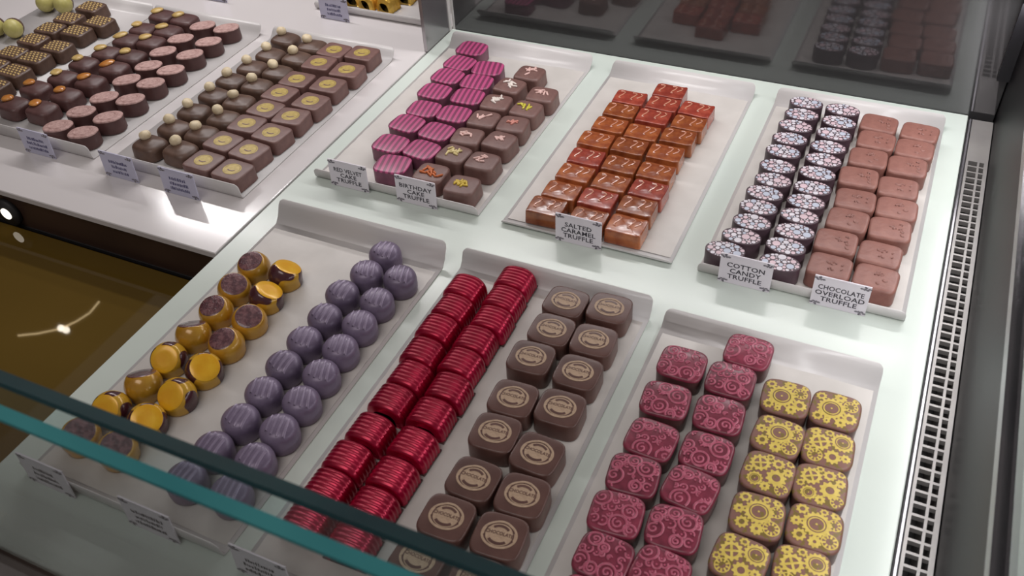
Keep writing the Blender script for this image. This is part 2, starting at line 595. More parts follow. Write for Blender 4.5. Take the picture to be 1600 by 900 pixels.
# smoked mirror at the back of the right-hand bay
t = empty('mirror_panel', (-171, 706, 0))
tag(t, 'smoked mirror behind the rear right trays showing dim reflected chocolates', 'mirror')
v, f = box(-237, 239, 0, 4, -5, 360)
add('mirror_glass', mesh('mirror_glass', v, f, M['mirror'], False), t)
v, f = box(-239, -237, -1, 5, -5, 360)
add('edge_trim', mesh('mirror_edge', v, f, M['tray'], False), t)
v, f = box(-413, 80, 712, 716, -60, 400)
tag(add('wall_back', mesh('wall_back', v, f, M['duct'], False)), kind='structure')

v, f = box(60.5, 130, 699, 705.5, 36, 400)
o = add('corner_frame', mesh('corner_frame', v, f, M['frame'], False))
tag(o, 'black frame panel at the right end of the smoked mirror', 'frame')

# brushed post at the seam
t = empty('divider_post', (-412, 680, 0))
tag(t, 'grey brushed upright between the left bay and the smoked mirror', 'post')
v, f = box(-2.5, 0.8, -24, 24, 0.2, 330, 0.4)
add('panel', mesh('post_panel', v, f, M['post'], False), t)
v, f = box(0.8, 1.6, 20, 24, 0.2, 330)
add('edge_strip', mesh('post_strip', v, f, M['tray'], False), t)

# air grille along the right edge of the shelf
t = empty('air_grille', (59, 400, 0))
tag(t, 'steel air grille with two rows of slots beside the right shelf edge', 'grille')
L0, L1 = -290, 300
v, f = box(-8, 9, L0, L1, -24, -22)
add('duct', mesh('grille_duct', v, f, M['duct'], False), t)
for x0, x1, z1, m in ((-8.6, -7.7, -0.6, 'groove'), (-7.7, -6.5, 0.4, 'rail'), (-6.5, -5.6, -0.4, 'groove'), (-5.6, -3.9, 0.3, 'vent'), (2.2, 3.7, 0.3, 'vent'), (6.8, 9.4, 0.3, 'vent')):
    v, f = box(x0, x1, L0, L1, -22, z1)
    add('gasket' if m == 'groove' else 'long_bar', mesh('grille_bar_long', v, f, M[m], False), t)
v, f = box(-3.95, 6.85, 240.2, L1, -14, 0.25)
add('blank_end', mesh('grille_blank', v, f, M['vent'], False), t)
v, f = box(-3.95, 6.85, -0.8, 0.8, -3, 0.25)
bar = mesh('grille_bar', v, f, M['vent'], False)
y = L0
while y < 240:
    add('cross_bar', bar, t, (0, y, 0))
    y += 7.7

# front glass pane, ground and bevelled along its top edge
t = empty('front_glass', (-190, 92, 1.5))
tag(t, 'thick clear front glass pane with a dark teal top edge', 'glass pane')
X0, X1 = -520, 258
v, f = box(X0, X1, -7.5, -7.4, 0, 205.5)
add('outer_face', mesh('pane_outer', v, f, M['glass'], False), t)
v, f = box(X0, X1, 7.9, 8.0, 0, 203)
add('inner_face', mesh('pane_inner', v, f, M['glass'], False), t)
v = [(X0, 8, 203), (X1, 8, 203), (X1, 1.2, 209), (X0, 1.2, 209), (X0, 8, 201), (X1, 8, 201), (X1, 0.6, 207.5), (X0, 0.6, 207.5)]
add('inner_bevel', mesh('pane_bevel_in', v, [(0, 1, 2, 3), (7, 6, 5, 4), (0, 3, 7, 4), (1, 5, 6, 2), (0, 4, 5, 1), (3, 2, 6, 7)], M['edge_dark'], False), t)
v = [(X0, 1.2, 209), (X1, 1.2, 209), (X1, -5, 209), (X0, -5, 209)]
add('edge_top', mesh('pane_top', v, [(0, 3, 2, 1)], M['glass_top'], False), t)
v = [(X0, -5, 209), (X1, -5, 209), (X1, -7.5, 205.5), (X0, -7.5, 205.5), (X0, -5, 207.5), (X1, -5, 207.5), (X1, -7.5, 204), (X0, -7.5, 204)]
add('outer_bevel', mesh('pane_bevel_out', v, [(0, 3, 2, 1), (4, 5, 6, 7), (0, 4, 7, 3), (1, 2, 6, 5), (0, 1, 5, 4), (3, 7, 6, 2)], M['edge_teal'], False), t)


# ------------------------------------------------------------------ trays
def tray_mesh(name, w, y0, y1, zf, zb, lean_b, bend=4.0, lean_f=1.0):
    """one bent acrylic sheet: front lip, floor, back lip; lips have rounded corners"""
    prof = []

    def lip(y, top, lean, sgn):
        pts = []
        r = min(4.0, top * 0.6)
        hs = [1.5 + (top - 1.5) * k / 4 for k in range(1, 4)] + [top - r * (1 - math.sin(a)) for a in (0.6, 1.0, 1.3, 1.5708)]
        hs = sorted(set(round(h, 3) for h in hs))
        for h in hs:
            u = (h - 1.5) / (top - 1.5)
            ins = 0.0
            if h > top - r:
                ins = r - math.sqrt(max(0.0, r * r - (h - (top - r)) ** 2))
            pts.append((y + sgn * lean * u, h, ins))
        return pts
    fr = lip(y0, zf, lean_f, -1)
    bk = lip(y1, zb, lean_b, 1)
    prof += fr[::-1] + [(y0 + 0.4, 1.6, 0), (y0 + 1.5, 1.0, 0)]
    prof += [(y0 + 2.2, 1.0, 0), (y0 + 6, 1.0, 0), ((y0 + y1) / 2, 1.0, 0), (y1 - bend - 5, 1.0, 0), (y1 - bend - 1, 1.0, 0)]
    prof += [(y1 - bend, 1.0, 0), (y1 - bend * 0.4, 1.35, 0)] + bk
    v, f = [], []
    for (y, z, ins) in prof:
        v += [(-w / 2 + ins, y, z), (w / 2 - ins, y, z)]
    for i in range(len(prof) - 1):
        f.append((2 * i, 2 * i + 1, 2 * i + 3, 2 * i + 2))
    return mesh(name, v, f, M['tray'], True)


TRAYS = [  # x0, x1, front, back, front lip, back lip, lean, label, liner
    (-852, -720, 407, 630, 13.5, 10.5, 7, 'white acrylic tray at far left holding gold-dashed chocolates and pale balls', 0),
    (-718, -584, 406, 630, 13.5, 10.5, 7, 'white acrylic tray of peel-topped chocolates and dusted pink-topped ovals', 0),
    (-570, -434, 406, 630, 13.5, 10.5, 7, 'white acrylic tray of hazelnut chocolates and gold-circle squares', 0),
    (-397, -257, 450, 674, 9.5, 11.5, 8, 'white acrylic tray of pink striped and sprinkled chocolates under the mirror', 1),
    (-238, -113, 449.5, 674, 4, 10, 8, 'white acrylic tray of caramel bars, middle of the row under mirror', 1),
    (-95, 34, 449, 674, 9.5, 10.5, 8, 'white acrylic tray of dotted ovals and milk chocolates beside the grille', 1),
    (-391, -254, 154, 391, 12, 17, 8, 'white acrylic tray of golden domes and purple truffles, front row', 1),
    (-243, -110, 154, 396, 11, 14, 5, 'white acrylic tray of ruby red and stamped brown chocolates, front row', 1),
    (-101, 28, 154, 392, 11, 10, 7, 'white acrylic tray of pink swirl and yellow gear chocolates, front row', 1),
    (-565, -428, 700, 930, 9, 10, 6, 'white acrylic tray of shiny gold chocolates behind the left trays', 0),
]
for i, (x0, x1, y0, y1, zf, zb, ln, lab, liner) in enumerate(TRAYS):
    w = x1 - x0
    t = empty('chocolate_tray', ((x0 + x1) / 2, y0, 0))
    tag(t, lab, 'tray', 'acrylic chocolate trays')
    o = add('sheet', tray_mesh('tray_sheet', w, 0, y1 - y0, zf, zb, ln), t)
    sm = o.modifiers.new('thickness', 'SOLIDIFY')
    sm.thickness = 0.8 * MM
    sm.offset = -1
    if liner:
        v, f = [], []
        nx, ny = 24, 40
        rr = random.Random(i)
        ph = [rr.random() * 6 for _ in range(4)]
        for b in range(ny + 1):
            for a in range(nx + 1):
                x = -w / 2 + 2.5 + (w - 5) * a / nx
                y = 5 + (y1 - y0 - 12) * b / ny
                z = 1.34 + 0.2 * math.sin(y * 0.55 + 2.2 * math.sin(x * 0.05 + ph[0]) + ph[1]) + 0.14 * math.sin(x * 0.12 + y * 0.2 + ph[2])
                v.append((x, y, z))
        for b in range(ny):
            for a in range(nx):
                q = b * (nx + 1) + a
                f.append((q, q + 1, q + nx + 2, q + nx + 1))
        add('paper_liner', mesh('paper_liner', v, f, M['paper'], True), t)

# ------------------------------------------------------------------ chocolates: where each one stands (mm on the shelf)
SPOTS = {
 'gilded': [
  [(-774.8, 606.4), (-777.8, 579.2), (-779.2, 555.5), (-776.8, 531.5), (-776.3, 504.7), (-774.7, 480.5)],
  [(-741.4, 583.4), (-748.6, 559.7), (-742.4, 528.2), (-747.1, 504.2), (-745, 478.3), (-743, 452.2)],
 ],
 'ball': [
  [(-812.4, 605.1), (-819.9, 545.6)],
  [(-833.8, 601.3), (-840.5, 541.6)],
 ],
 'almond': [
  [(-690.2, 617), (-688.9, 587.4), (-688.3, 564), (-688.8, 536.9), (-694.8, 513.7), (-693.6, 486.7), (-703.6, 463.5), (-700.2, 435.6)],
  [(-662.9, 617.3), (-661.8, 592), (-662.1, 568.4), (-660.5, 539.6), (-660, 516), (-663, 489.3), (-666.5, 463.5), (-669.9, 438.7)],
 ],
 'oval': [
  [(-633, 609.4), (-635.9, 580.5), (-634.8, 554.2), (-628.9, 527.8), (-630.2, 500.7), (-627.7, 470.1), (-629.6, 444.8), (-631.2, 420)],
  [(-606.8, 612.5), (-605.7, 584.2), (-606.1, 557.9), (-603.7, 528.5), (-605, 503.6), (-602.5, 475.1), (-600.3, 445.7), (-603.4, 420)],
 ],
 'hazel': [
  [(-541.7, 617.4), (-536.8, 586.9), (-538.6, 561.2), (-542, 535.4), (-540.3, 509.5), (-540, 481.9), (-538.4, 455.2), (-541.4, 428.9)],
  [(-509, 613.5), (-509.2, 589.3), (-510.9, 561.8), (-514.3, 535.7), (-512.6, 507.8), (-508.5, 481.8), (-510.7, 456.1), (-511.7, 431)],
 ],
 'circle': [
  [(-481.3, 609.6), (-481.5, 584.9), (-483.3, 553.1), (-483.9, 528.4), (-480.5, 503.4), (-480.8, 478.2), (-483, 450), (-480, 422.2)],
  [(-453.6, 613), (-450.1, 582), (-452.1, 554.4), (-450.7, 525.9), (-452.8, 500.3), (-453.1, 473.8), (-455.1, 446.9), (-450.7, 420.2)],
 ],
 'stripe': [
  [(-363, 653.8), (-361.1, 626.5), (-360.6, 602.3), (-359.1, 575.9), (-354.1, 548.1), (-356.3, 523.9), (-354, 494), (-338.2, 469.9)],
  [(-333.4, 625.8), (-332.3, 601.6), (-328.7, 577.5), (-326.9, 549.4), (-328, 521.5), (-326.8, 495)],
 ],
 'sprinkle': [
  [(-302.9, 605.2), (-302.1, 577.1), (-300.7, 550.7), (-301.7, 523.4), (-300.6, 498.3), (-305.1, 469.9)],
  [(-295.4, 629.9), (-271.5, 600.8), (-274.7, 576.1), (-275.5, 551.4), (-275.5, 526.8), (-275.5, 496.7), (-276.2, 464.2)],
 ],
 'caramel': [
  [(-202.6, 621.7), (-202.9, 601), (-203.7, 578), (-206.6, 554.8), (-205.1, 530.5), (-205.1, 508.5), (-206.1, 484.7), (-209, 464)],
  [(-175.1, 642.2), (-174.3, 621.6), (-175.8, 600.9), (-176.5, 576.4), (-179.5, 555), (-177.6, 530), (-176.7, 506.4), (-178.7, 485.1), (-177.1, 462.2)],
  [(-147.2, 622.3), (-147, 600.8), (-149.1, 580.1), (-151.6, 555.7), (-150.7, 530.4), (-148.9, 507.6), (-150, 486.3), (-149.7, 463.6)],
 ],
 'dots': [
  [(-68.5, 657.1), (-68.4, 639.1), (-69.5, 621.2), (-69.8, 602.4), (-70.6, 584), (-70.3, 564), (-69.5, 546.4), (-71.5, 529), (-71.7, 511.7), (-71.9, 494.3), (-74.6, 477), (-80.9, 459.6)],
  [(-40.5, 656.1), (-40.1, 637.6), (-40.7, 619.5), (-41.5, 600.9), (-41.5, 583.3), (-42.5, 565.1), (-42.1, 546.4), (-43.2, 529), (-44, 511.7), (-43.5, 494.3), (-45.7, 477), (-45.6, 459.6)],
 ],
 'milk': [
  [(-12, 648.7), (-10.4, 624.5), (-12.4, 599.5), (-14.9, 573), (-12.6, 545.5), (-13.7, 521.3), (-16.8, 495.7), (-16.1, 469.4)],
  [(17.7, 646.4), (16.9, 622.2), (14.8, 598), (12.3, 569.6), (14.6, 544.9), (13.5, 520.7), (11.1, 492.7), (12.2, 468.5)],
 ],
 'gold': [
  [(-369.2, 336.4), (-367.9, 313.6), (-365.2, 291.4), (-365.6, 269.1), (-365.9, 246.7), (-366.2, 224.3), (-370.6, 202.4), (-372.8, 180.1)],
  [(-344.4, 337.7), (-343.3, 314.7), (-339.9, 292.5), (-340.3, 269.9), (-339.8, 247.5), (-341.3, 225.2), (-344.9, 203.1), (-346.1, 180.8)],
 ],
 'purple': [
  [(-290.3, 377.6), (-291.8, 356.1), (-296.1, 333.2), (-294.4, 310.5), (-294.7, 288.5), (-294.5, 266.6), (-293.1, 244.6), (-292.9, 222.7), (-294.4, 200.7), (-295.3, 178.8)],
  [(-268.5, 359.8), (-271.3, 335.2), (-270.6, 313.2), (-270.3, 290.8), (-269.6, 268.8), (-268.5, 246.9), (-268, 224.9), (-268.3, 202.9), (-267.4, 181)],
 ],
 'ruby': [
  [(-225.1, 367.1), (-223.7, 347.5), (-224.1, 327.9), (-222.9, 307), (-220.4, 287.4), (-220.9, 267.5), (-221.4, 244.4), (-222.6, 223), (-222.3, 203.4), (-221.8, 183.8)],
  [(-198.4, 385.8), (-197.4, 366.3), (-196.4, 346.7), (-198.1, 327.1), (-197.7, 307.6), (-195.2, 287.4), (-195.7, 266.9), (-194.8, 244.5), (-194.8, 222.8), (-194.9, 202.3), (-194.2, 181.8)],
 ],
 'stamp': [
  [(-159.1, 377.2), (-157.9, 351.5), (-160.1, 325.8), (-156.9, 293.5), (-155.8, 267.8), (-153.1, 236.2), (-155.3, 210.3), (-157.3, 184.3)],
  [(-132.1, 381.5), (-131.2, 352.3), (-130.5, 325.2), (-129.8, 296.9), (-129.1, 263.5), (-125.7, 236.7), (-126.4, 211), (-126.8, 185.2)],
 ],
 'swirl': [
  [(-77.7, 353.9), (-78.2, 324.3), (-76.9, 295.6), (-78.1, 270.2), (-78.4, 244.9), (-75.8, 219.7), (-75.8, 194.2)],
  [(-45.1, 376.9), (-49, 351.7), (-48.4, 325.1), (-47.7, 298.1), (-49, 273), (-49.7, 247.8), (-48.8, 222.6)],
 ],
 'gear': [
  [(-18.1, 350.1), (-16.3, 322.4), (-15.6, 296.9), (-14.7, 270.4), (-16.6, 243.7), (-16.6, 218.2)],
  [(8.2, 351.1), (9.4, 324.3), (10.1, 299.1), (12.2, 273.9), (11, 248.7), (11, 223.2)],
 ],
}

ZB = 1.75          # top of tray sheet and liner
RND = random.Random(11)


def jit(a):
    return math.radians(RND.uniform(-a, a))


def spread_place(kind, name, desc, make, group, jitter=4.0, turn=0.0):
    cols = SPOTS[kind]
    for ci, c in enumerate(cols):
        for ri, (x, y) in enumerate(c):
            root = empty(name, (x, y, ZB), jit(jitter) + math.radians(turn))
            tag(root, desc + ', ' + which(ci, len(cols), ri), 'chocolate', group)
            make(root, ci, ri)


# --- golden dashes
B = Block(29, 23, 12, n=6, edge=1.6, dome=0.4, taper=0.05)
me_b = mesh('gilded_body', *B.geo(), M['olive'])
prt = []
for a in range(-3, 4):
    for b in range(-3, 4):
        x = a * 4.3 + (b % 2) * 2.1
        y = b * 3.3
        if abs(x) < 12 and abs(y) < 9.6:
            prt.append(ribbon([(x - 1.7, y + 0.5), (x - 0.5, y + 0.35), (x + 0.6, y - 0.3), (x + 1.7, y - 0.4)], 1.5, B, 0.1, 0.25))
me_p = mesh('gilded_dashes', *join(prt), M['golddash'])


def mk(r, ci, ri):
    add('body', me_b, r)
    add('dash_print', me_p, r)


spread_place('gilded', 'dashed_chocolate', 'brown square chocolate with gold dashes', mk, 'gold-dashed chocolates in the far left tray')

# --- pistachio balls
v, f = sphere(0, 0, 9.2, 9.4, 1.0, 20, 14)
me_b = mesh('ball_body', [(x, y, max(z, 0.0)) for x, y, z in v], f, M['pist'])
v, f = sphere(-0.9, 1.5, 9.0, 9.5, 1.0, 20, 14)
me_p = mesh('ball_shell', [(x, y, max(z, 0.0)) for x, y, z in v], f, M['olive'])


def mk(r, ci, ri):
    add('body', me_b, r)
    add('shell', me_p, r)


for ci, c in enumerate(SPOTS['ball']):
    for ri, (x, y) in enumerate(c):
        root = empty('pistachio_truffle', (x, y, ZB))
        tag(root, 'pale yellow-green ball truffle at far left, %s pair, %s one' % (('rear', 'front')[ri], ('right', 'left')[ci]), 'chocolate', 'pale ball truffles at the far left')
        mk(root, ci, ri)

# --- candied peel
B = Block(26.4, 22.8, 11.5, n=3.8, edge=3.4, dome=1.2, taper=0.02, foot=0.01)
me_b = mesh('peel_body', *B.geo(), M['dark'])
peels = []
for k in range(3):
    rr = random.Random(k)
    v, f = sphere(0, 0, 0, 1, 1, 12, 8)
    sx, sy, sz = 5.9 + rr.random(), 4.8 + rr.random() * 0.8, 1.9 + rr.random() * 0.5
    v = [(x * sx * (1 + 0.12 * math.sin(3 * y + k)), y * sy, z * sz + 0.12 * x * sx) for x, y, z in v]
    peels.append((v, f))
me_y = [mesh('peel_piece', *p, M['peely']) for p in peels]
me_o = [mesh('peel_piece', *p, M['peelo']) for p in peels]


def mk(r, ci, ri):
    add('body', me_b, r)
    orange = ri >= 6 or (ci == 1 and ri in (4, 5))
    add('peel_piece', (me_o if orange else me_y)[(ri + ci) % 3], r, (-7.8, 1.4, 13.0), (0, 0, jit(40)))


spread_place('almond', 'peel_chocolate', 'dark rounded chocolate topped with candied peel', mk, 'peel-topped dark chocolates')

# --- dusted ovals
B = Block(25, 21, 12.4, n=2.3, edge=1.2, dome=0.3, taper=0.02)


def slant(vs):
    return [(x, y, z * (1 + 0.006 * (x * 0.5 - y)) if z > 1.5 else z) for x, y, z in vs]


v, f = B.geo()
me_b = mesh('oval_body', slant(v), f, M['dark'])
v, f = B.geo(z0=11.2, grow=0.012)
me_p = mesh('oval_top', slant(v), f, M['rough'])
me_r = mesh('oval_ring', slant(ribbon(circle_pts(0, 0, 7.2, 24, ry=6.2), 1.6, B, 0.15, 0.5, lim=2)[0]), ribbon(circle_pts(0, 0, 7.2, 24, ry=6.2), 1.6, B, 0.15, 0.5, lim=2)[1], M['rough'])


def mk(r, ci, ri):
    add('body', me_b, r)
    o = add('dusted_top', me_p, r)
    add('ring_ridge', me_r, o)


spread_place('oval', 'dusted_chocolate', 'dark oval chocolate with dusty pink top', mk, 'dusted oval chocolates', 10, turn=24)

# --- hazelnut
B = Block(27.2, 23.6, 11, n=3.4, edge=4.0, dome=1.4, taper=0.02, foot=0.02)
me_b = mesh('hazelnut_body', *B.geo(), M['olive'])
nuts = []
for k in range(4):
    v, f = sphere(0, 0, 0, 1, 1, 12, 9)
    rr = random.Random(30 + k)
    fl = rr.uniform(0.55, 0.9)
    nuts.append(mesh('hazelnut_piece', [(x * 5.0 * (1 - 0.22 * max(0, z)), y * 4.7 * (1 - 0.22 * max(0, z)), (z if z < fl else fl + (z - fl) * 0.3) * (4.6 + rr.random() * 0.1)) for x, y, z in v], f, M['nut']))


def mk(r, ci, ri):
    add('body', me_b, r)
    add('hazelnut', nuts[(ri * 2 + ci) % 4], r, (-5.4, 2.4, 14.8), (jit(30), jit(30), jit(180)))


spread_place('hazel', 'hazelnut_chocolate', 'dark rounded chocolate topped with a pale hazelnut', mk, 'hazelnut-topped chocolates', 7)

# --- gold circle squares
B = Block(27.2, 24.2, 12, n=7, edge=1.2, dome=0.3, taper=0.0, foot=0.025)
me_b = mesh('circle_body', *B.geo(), M['enrobed'])
me_p = mesh('circle_print', *join([disc(0, 0, 6.2, B, 0.1, ry=5.6), ribbon(circle_pts(0, 0, 7.0, 28, ry=6.3), 1.3, B, 0.12, 0.15)]), M['goldprint'])
me_q = mesh('circle_slit', *ribbon([(-3, -1.6), (-1, -2.4), (1.5, -2.2), (3.4, -0.8)], 1.1, B, 0.25), M['enrobed'])


def mk(r, ci, ri):
    add('body', me_b, r)
    p = add('gold_medallion', me_p, r)
    add('leaf_mark', me_q, p)


spread_place('circle', 'medallion_chocolate', 'brown square chocolate with round gold print', mk, 'gold-circle chocolates', 6)

# --- pink stripes
B = Block(27, 23.8, 12, n=3.8, edge=1.2, dome=0.5, taper=0.01)
me_b = mesh('striped_body', *B.geo(), M['plum'])
me_p = mesh('striped_top', *B.geo(z0=10.5, grow=0.012), M['stripe'])


def mk(r, ci, ri):
    add('body', me_b, r)
    add('striped_top', me_p, r)


spread_place('stripe', 'striped_chocolate', 'plum chocolate with pink striped top', mk, 'pink striped chocolates', 8)

# --- sprinkles
B = Block(25, 24.4, 12.4, n=4.8, edge=2.2, dome=0.5, taper=0.03, foot=0.03)
me_b = mesh('sprinkled_body', *B.geo(), M['enrobed'])
SPK = [['sp_white', 'sp_white', 'sp_pink', 'sp_pink', 'sp_pale', 'sp_orange'], ['sp_pink', 'sp_pink', 'sp_lime', 'sp_coral', 'sp_pink', 'sp_pink', 'sp_yellow']]
SPW = {'sp_white': 'white', 'sp_pink': 'pink', 'sp_lime': 'lime yellow', 'sp_coral': 'coral', 'sp_yellow': 'yellow', 'sp_pale': 'pale yellow', 'sp_orange': 'orange'}
for ci, c in enumerate(SPOTS['sprinkle']):
    for ri, (x, y) in enumerate(c):
        k = SPK[ci][ri]
        root = empty('sprinkled_chocolate', (x, y, ZB), jit(6))
        tag(root, 'square brown chocolate with %s sprinkles, %s' % (SPW[k], which(ci, 2, ri)), 'chocolate', 'sprinkled brown chocolates')
        add('body', me_b, root)
        rr = random.Random(100 + ci * 20 + ri)
        prt = []
        nsp = 12 if k in ('sp_orange', 'sp_yellow', 'sp_pale', 'sp_white') else 7
        for q in range(nsp):
            a = rr.uniform(0, math.pi)
            cx, cy = rr.gauss(0, 2.6), rr.gauss(0.8, 2.2)
            L = rr.uniform(1.2, 2.6)
            z = B.h + B.dome + 0.2
            prt.append(capsule((cx - L * math.cos(a), cy - L * math.sin(a), z), (cx + L * math.cos(a), cy + L * math.sin(a), z + rr.uniform(0, 0.7)), 0.9))
        add('sprinkles', mesh('sprinkles', *join(prt), M[k]), root)

# --- caramel bars
B = Block(26.2, 20.2, 11.2, n=16, edge=0.8, dome=0.25, taper=0.03, seg=72)
v, f = B.geo()
v = [(x, y, z + (0.28 * math.sin(x * 0.9 + y * 0.35) if z > 9 else 0)) for x, y, z in v]
me_b = [mesh('caramel_body', v, f, M['caramel']), mesh('caramel_body', v, f, M['caramelred'])]
prt = []
for cx in (-5.2, 4.8):
    prt.append(ribbon([(cx - 4.0, 6.5), (cx - 1.5, 6.8), (cx - 0.2, 5.6), (cx - 1.2, 2.0), (cx - 3.0, -1.5), (cx - 3.2, -3.4), (cx - 1.5, -3.8)], 1.0, B, 0.3, 0.6))
prt.append(ribbon([(6.0, -1.0), (8.8, 2.6), (9.4, 5.2), (8.0, 6.0)], 0.9, B, 0.3, 0.6))
me_p = mesh('caramel_squiggle_shine', *join(prt), M['squiggle_shine'])


def mk(r, ci, ri):
    red = ri < 3 and ci == 1 or ri == 0 or (ri + ci * 2) % 5 == 4
    add('body', me_b[1 if red else 0], r)
    add('squiggle_shine', me_p, r)


spread_place('caramel', 'caramel_bar', 'glossy caramel bar with squiggled top', mk, 'salted caramel bars', 2.5)

# --- dotted ovals
B = Block(25.8, 17.0, 13.2, n=2.1, edge=0.6, dome=0.15, taper=0.0)
me_b = mesh('dotted_body', *B.geo(), M['dotside'])
dv = []
for k in range(4):
    rr = random.Random(50 + k)
    cs = []
    for r0 in [2.6, 2.4, 2.0, 1.9, 1.8, 1.8, 1.7, 1.6, 1.5, 1.5, 1.4, 1.4, 1.3, 1.3] + [1.1] * 12 + [0.85] * 20 + [0.55] * 24:
        for _ in range(160):
            th, q = rr.uniform(0, 6.283), math.sqrt(rr.random())
            x, y = q * 12 * math.cos(th), q * 7.6 * math.sin(th)
            if ((x / (12.2 - r0 * 0.8)) ** 2 + (y / (7.9 - r0 * 0.8)) ** 2) > 1:
                continue
            if all((x - a) ** 2 + (y - b) ** 2 > (r0 + c + 0.2) ** 2 for a, b, c in cs):
                cs.append((x, y, r0))
                break
    groups = {'dotw': [], 'dotb': [], 'dotp': []}
    for j, (x, y, r0) in enumerate(cs):
        groups[['dotw', 'dotb', 'dotp', 'dotw', 'dotp'][rr.randrange(5)]].append(disc(x, y, r0, B, 0.12, seg=14, rings=1, lim=1.2))
    v, f = [], []
    mi = []
    for gi, g in enumerate(('dotw', 'dotb', 'dotp')):
        gv, gf = join(groups[g])
        f += [tuple(i + len(v) for i in q) for q in gf]
        v += gv
        mi += [gi] * len(gf)
    me = mesh('dotted_print', v, f, [M['dotw'], M['dotb'], M['dotp']])
    for p, i in zip(me.polygons, mi):
        p.material_index = i
    dv.append(me)


def mk(r, ci, ri):
    add('body', me_b, r)
    add('dot_print', dv[(ri + ci * 2) % 4], r)


spread_place('dots', 'dotted_chocolate', 'dark oval chocolate with white dotted top', mk, 'dotted oval chocolates', 5)

# --- milk chocolate squares
B = Block(26.8, 23.8, 12, n=5.5, edge=2.0, dome=0.6, taper=0.0, foot=0.01)
me_b = mesh('milk_body', *B.geo(), M['milk'])
mk_rel = []
for k in range(3):
    rr = random.Random(70 + k)
    prt = []
    for q in range(6):
        cx, cy = rr.uniform(-1, 8), rr.uniform(-6, 6)
        a0 = rr.uniform(0, 360)
        prt.append(ribbon(circle_pts(cx, cy, rr.uniform(0.8, 1.6), 8, a0, a0 + rr.uniform(120, 260)), 1.1, B, 0.02, 0.8))
    mk_rel.append(mesh('milk_relief', *join(prt), M['milk']))


def mk(r, ci, ri):
    add('body', me_b, r)
    add('curl_relief', mk_rel[(ri + ci) % 3], r)


spread_place('milk', 'milk_chocolate_square', 'milk chocolate rounded square with small raised curls', mk, 'milk chocolate squares', 4)


# --- golden domes
def facet_dome(tilt, az, d, R=11.2, zc=6.6):
    n = Vector((math.sin(tilt) * math.cos(az), math.sin(tilt) * math.sin(az), math.cos(tilt)))
    v, f = sphere(0, 0, 0, R, 1.0, 28, 20)
    out = []
    for p in v:
        q = Vector(p)
        e = q.dot(n) - d
        if e > 0:
            q = q - n * e
        q.z += zc
        if q.z < 0:
            q.z = 0
        elif q.z < zc:
            k = 1 - (1 - q.z / zc) * 0.06
            rr = math.hypot(q.x, q.y) or 1
            s = R * k / rr
            if p[2] < 0 and rr > R * 0.5:
                q.x *= s * 0.98
                q.y *= s * 0.98
        out.append(tuple(q))
    u = n.orthogonal().normalized()
    w = n.cross(u)
    rf = math.sqrt(R * R - d * d) * 0.985
    fv, ff = [], []
    seg = 28
    for i, (q, dep) in enumerate(((1.0, 0.02), (0.93, 0.3), (0.5, 0.22), (0.15, 0.18))):
        for k in range(seg):
            a = 2 * math.pi * k / seg
            c = n * (d + dep) + (u * math.cos(a) + w * math.sin(a)) * rf * q
            fv.append((c.x, c.y, c.z + zc))
    for i in range(3):
        for k in range(seg):
            ff.append((i * seg + k, i * seg + (k + 1) % seg, (i + 1) * seg + (k + 1) % seg, (i + 1) * seg + k))
    ff.append(tuple(range(3 * seg, 4 * seg)))
    return (out, f), (fv, ff)


GV = {}
for nm, tl, az, d, mb, mf in (('cup_a', 12, -80, 7.6, 'goldbody', 'facetdark'), ('cup_b', 22, -20, 7.4, 'goldbody', 'facetdark'),
                              ('gem_a', 34, -30, 7.0, 'goldsplash', 'facetgold'), ('gem_b', 40, -70, 7.2, 'goldsplash', 'facetgold'),
                              ('gem_c', 30, 40, 7.0, 'goldsplash', 'facetgold'), ('cap_a', 30, 120, 7.4, 'goldbody', 'facetdark')):
    b_, c_ = facet_dome(math.radians(tl), math.radians(az), d)
    GV[nm] = (mesh('dome_body', *b_, M[mb]), mesh('dome_facet', *c_, M[mf]))
GK = [['cup_a', 'cup_b', 'cup_a', 'cap_a', 'gem_b', 'cap_a', 'gem_b', 'cup_b'], ['gem_c', 'gem_c', 'cup_b', 'cup_a', 'gem_a', 'gem_b', 'gem_a', 'cup_b']]
GD = {'cup': 'golden dome truffle with dark glossy flat top', 'gem': 'golden dome truffle with yellow facet and dark splash', 'cap': 'golden dome truffle with dark patch on its rear'}
for ci, c in enumerate(SPOTS['gold']):
    for ri, (x, y) in enumerate(c):
        k = GK[ci][ri]
        root = empty('golden_truffle', (x, y, ZB), jit(14))
        tag(root, GD[k[:3]] + ', ' + which(ci, 2, ri), 'chocolate', 'golden dome truffles')
        add('body', GV[k][0], root)
        add('facet', GV[k][1], root)

# --- violet domes
v, f = [], []
seg, R, H = 44, 11.0, 16.0
rg = [(0, 0.92), (0.6, 0.96), (4, 1.0), (9.6, 1.0), (11.2, 0.975), (12.6, 0.92), (13.7, 0.85), (14.5, 0.76), (15.1, 0.66), (15.5, 0.55), (15.75, 0.43), (15.9, 0.3), (15.97, 0.16)]
for z, s in rg:
    for k in range(seg):
        a = 2 * math.pi * k / seg
        x, y = R * s * math.cos(a), R * s * math.sin(a)
        g = 0.0
        if z > 99 and abs(x + 0.2 * y) < 7.5:
            g = 0.55 * max(0.0, math.sin((x + 0.2 * y) * 2 * math.pi / 3.6)) * min(1, (z - 7.5) / 3)
        v.append((x * (1 - g * 0.03), y * (1 - g * 0.03), z + g * 0.75))
for i in range(len(rg) - 1):
    for k in range(seg):
        f.append((i * seg + k, i * seg + (k + 1) % seg, (i + 1) * seg + (k + 1) % seg, (i + 1) * seg + k))
v.append((0, 0, H))
L = (len(rg) - 1) * seg
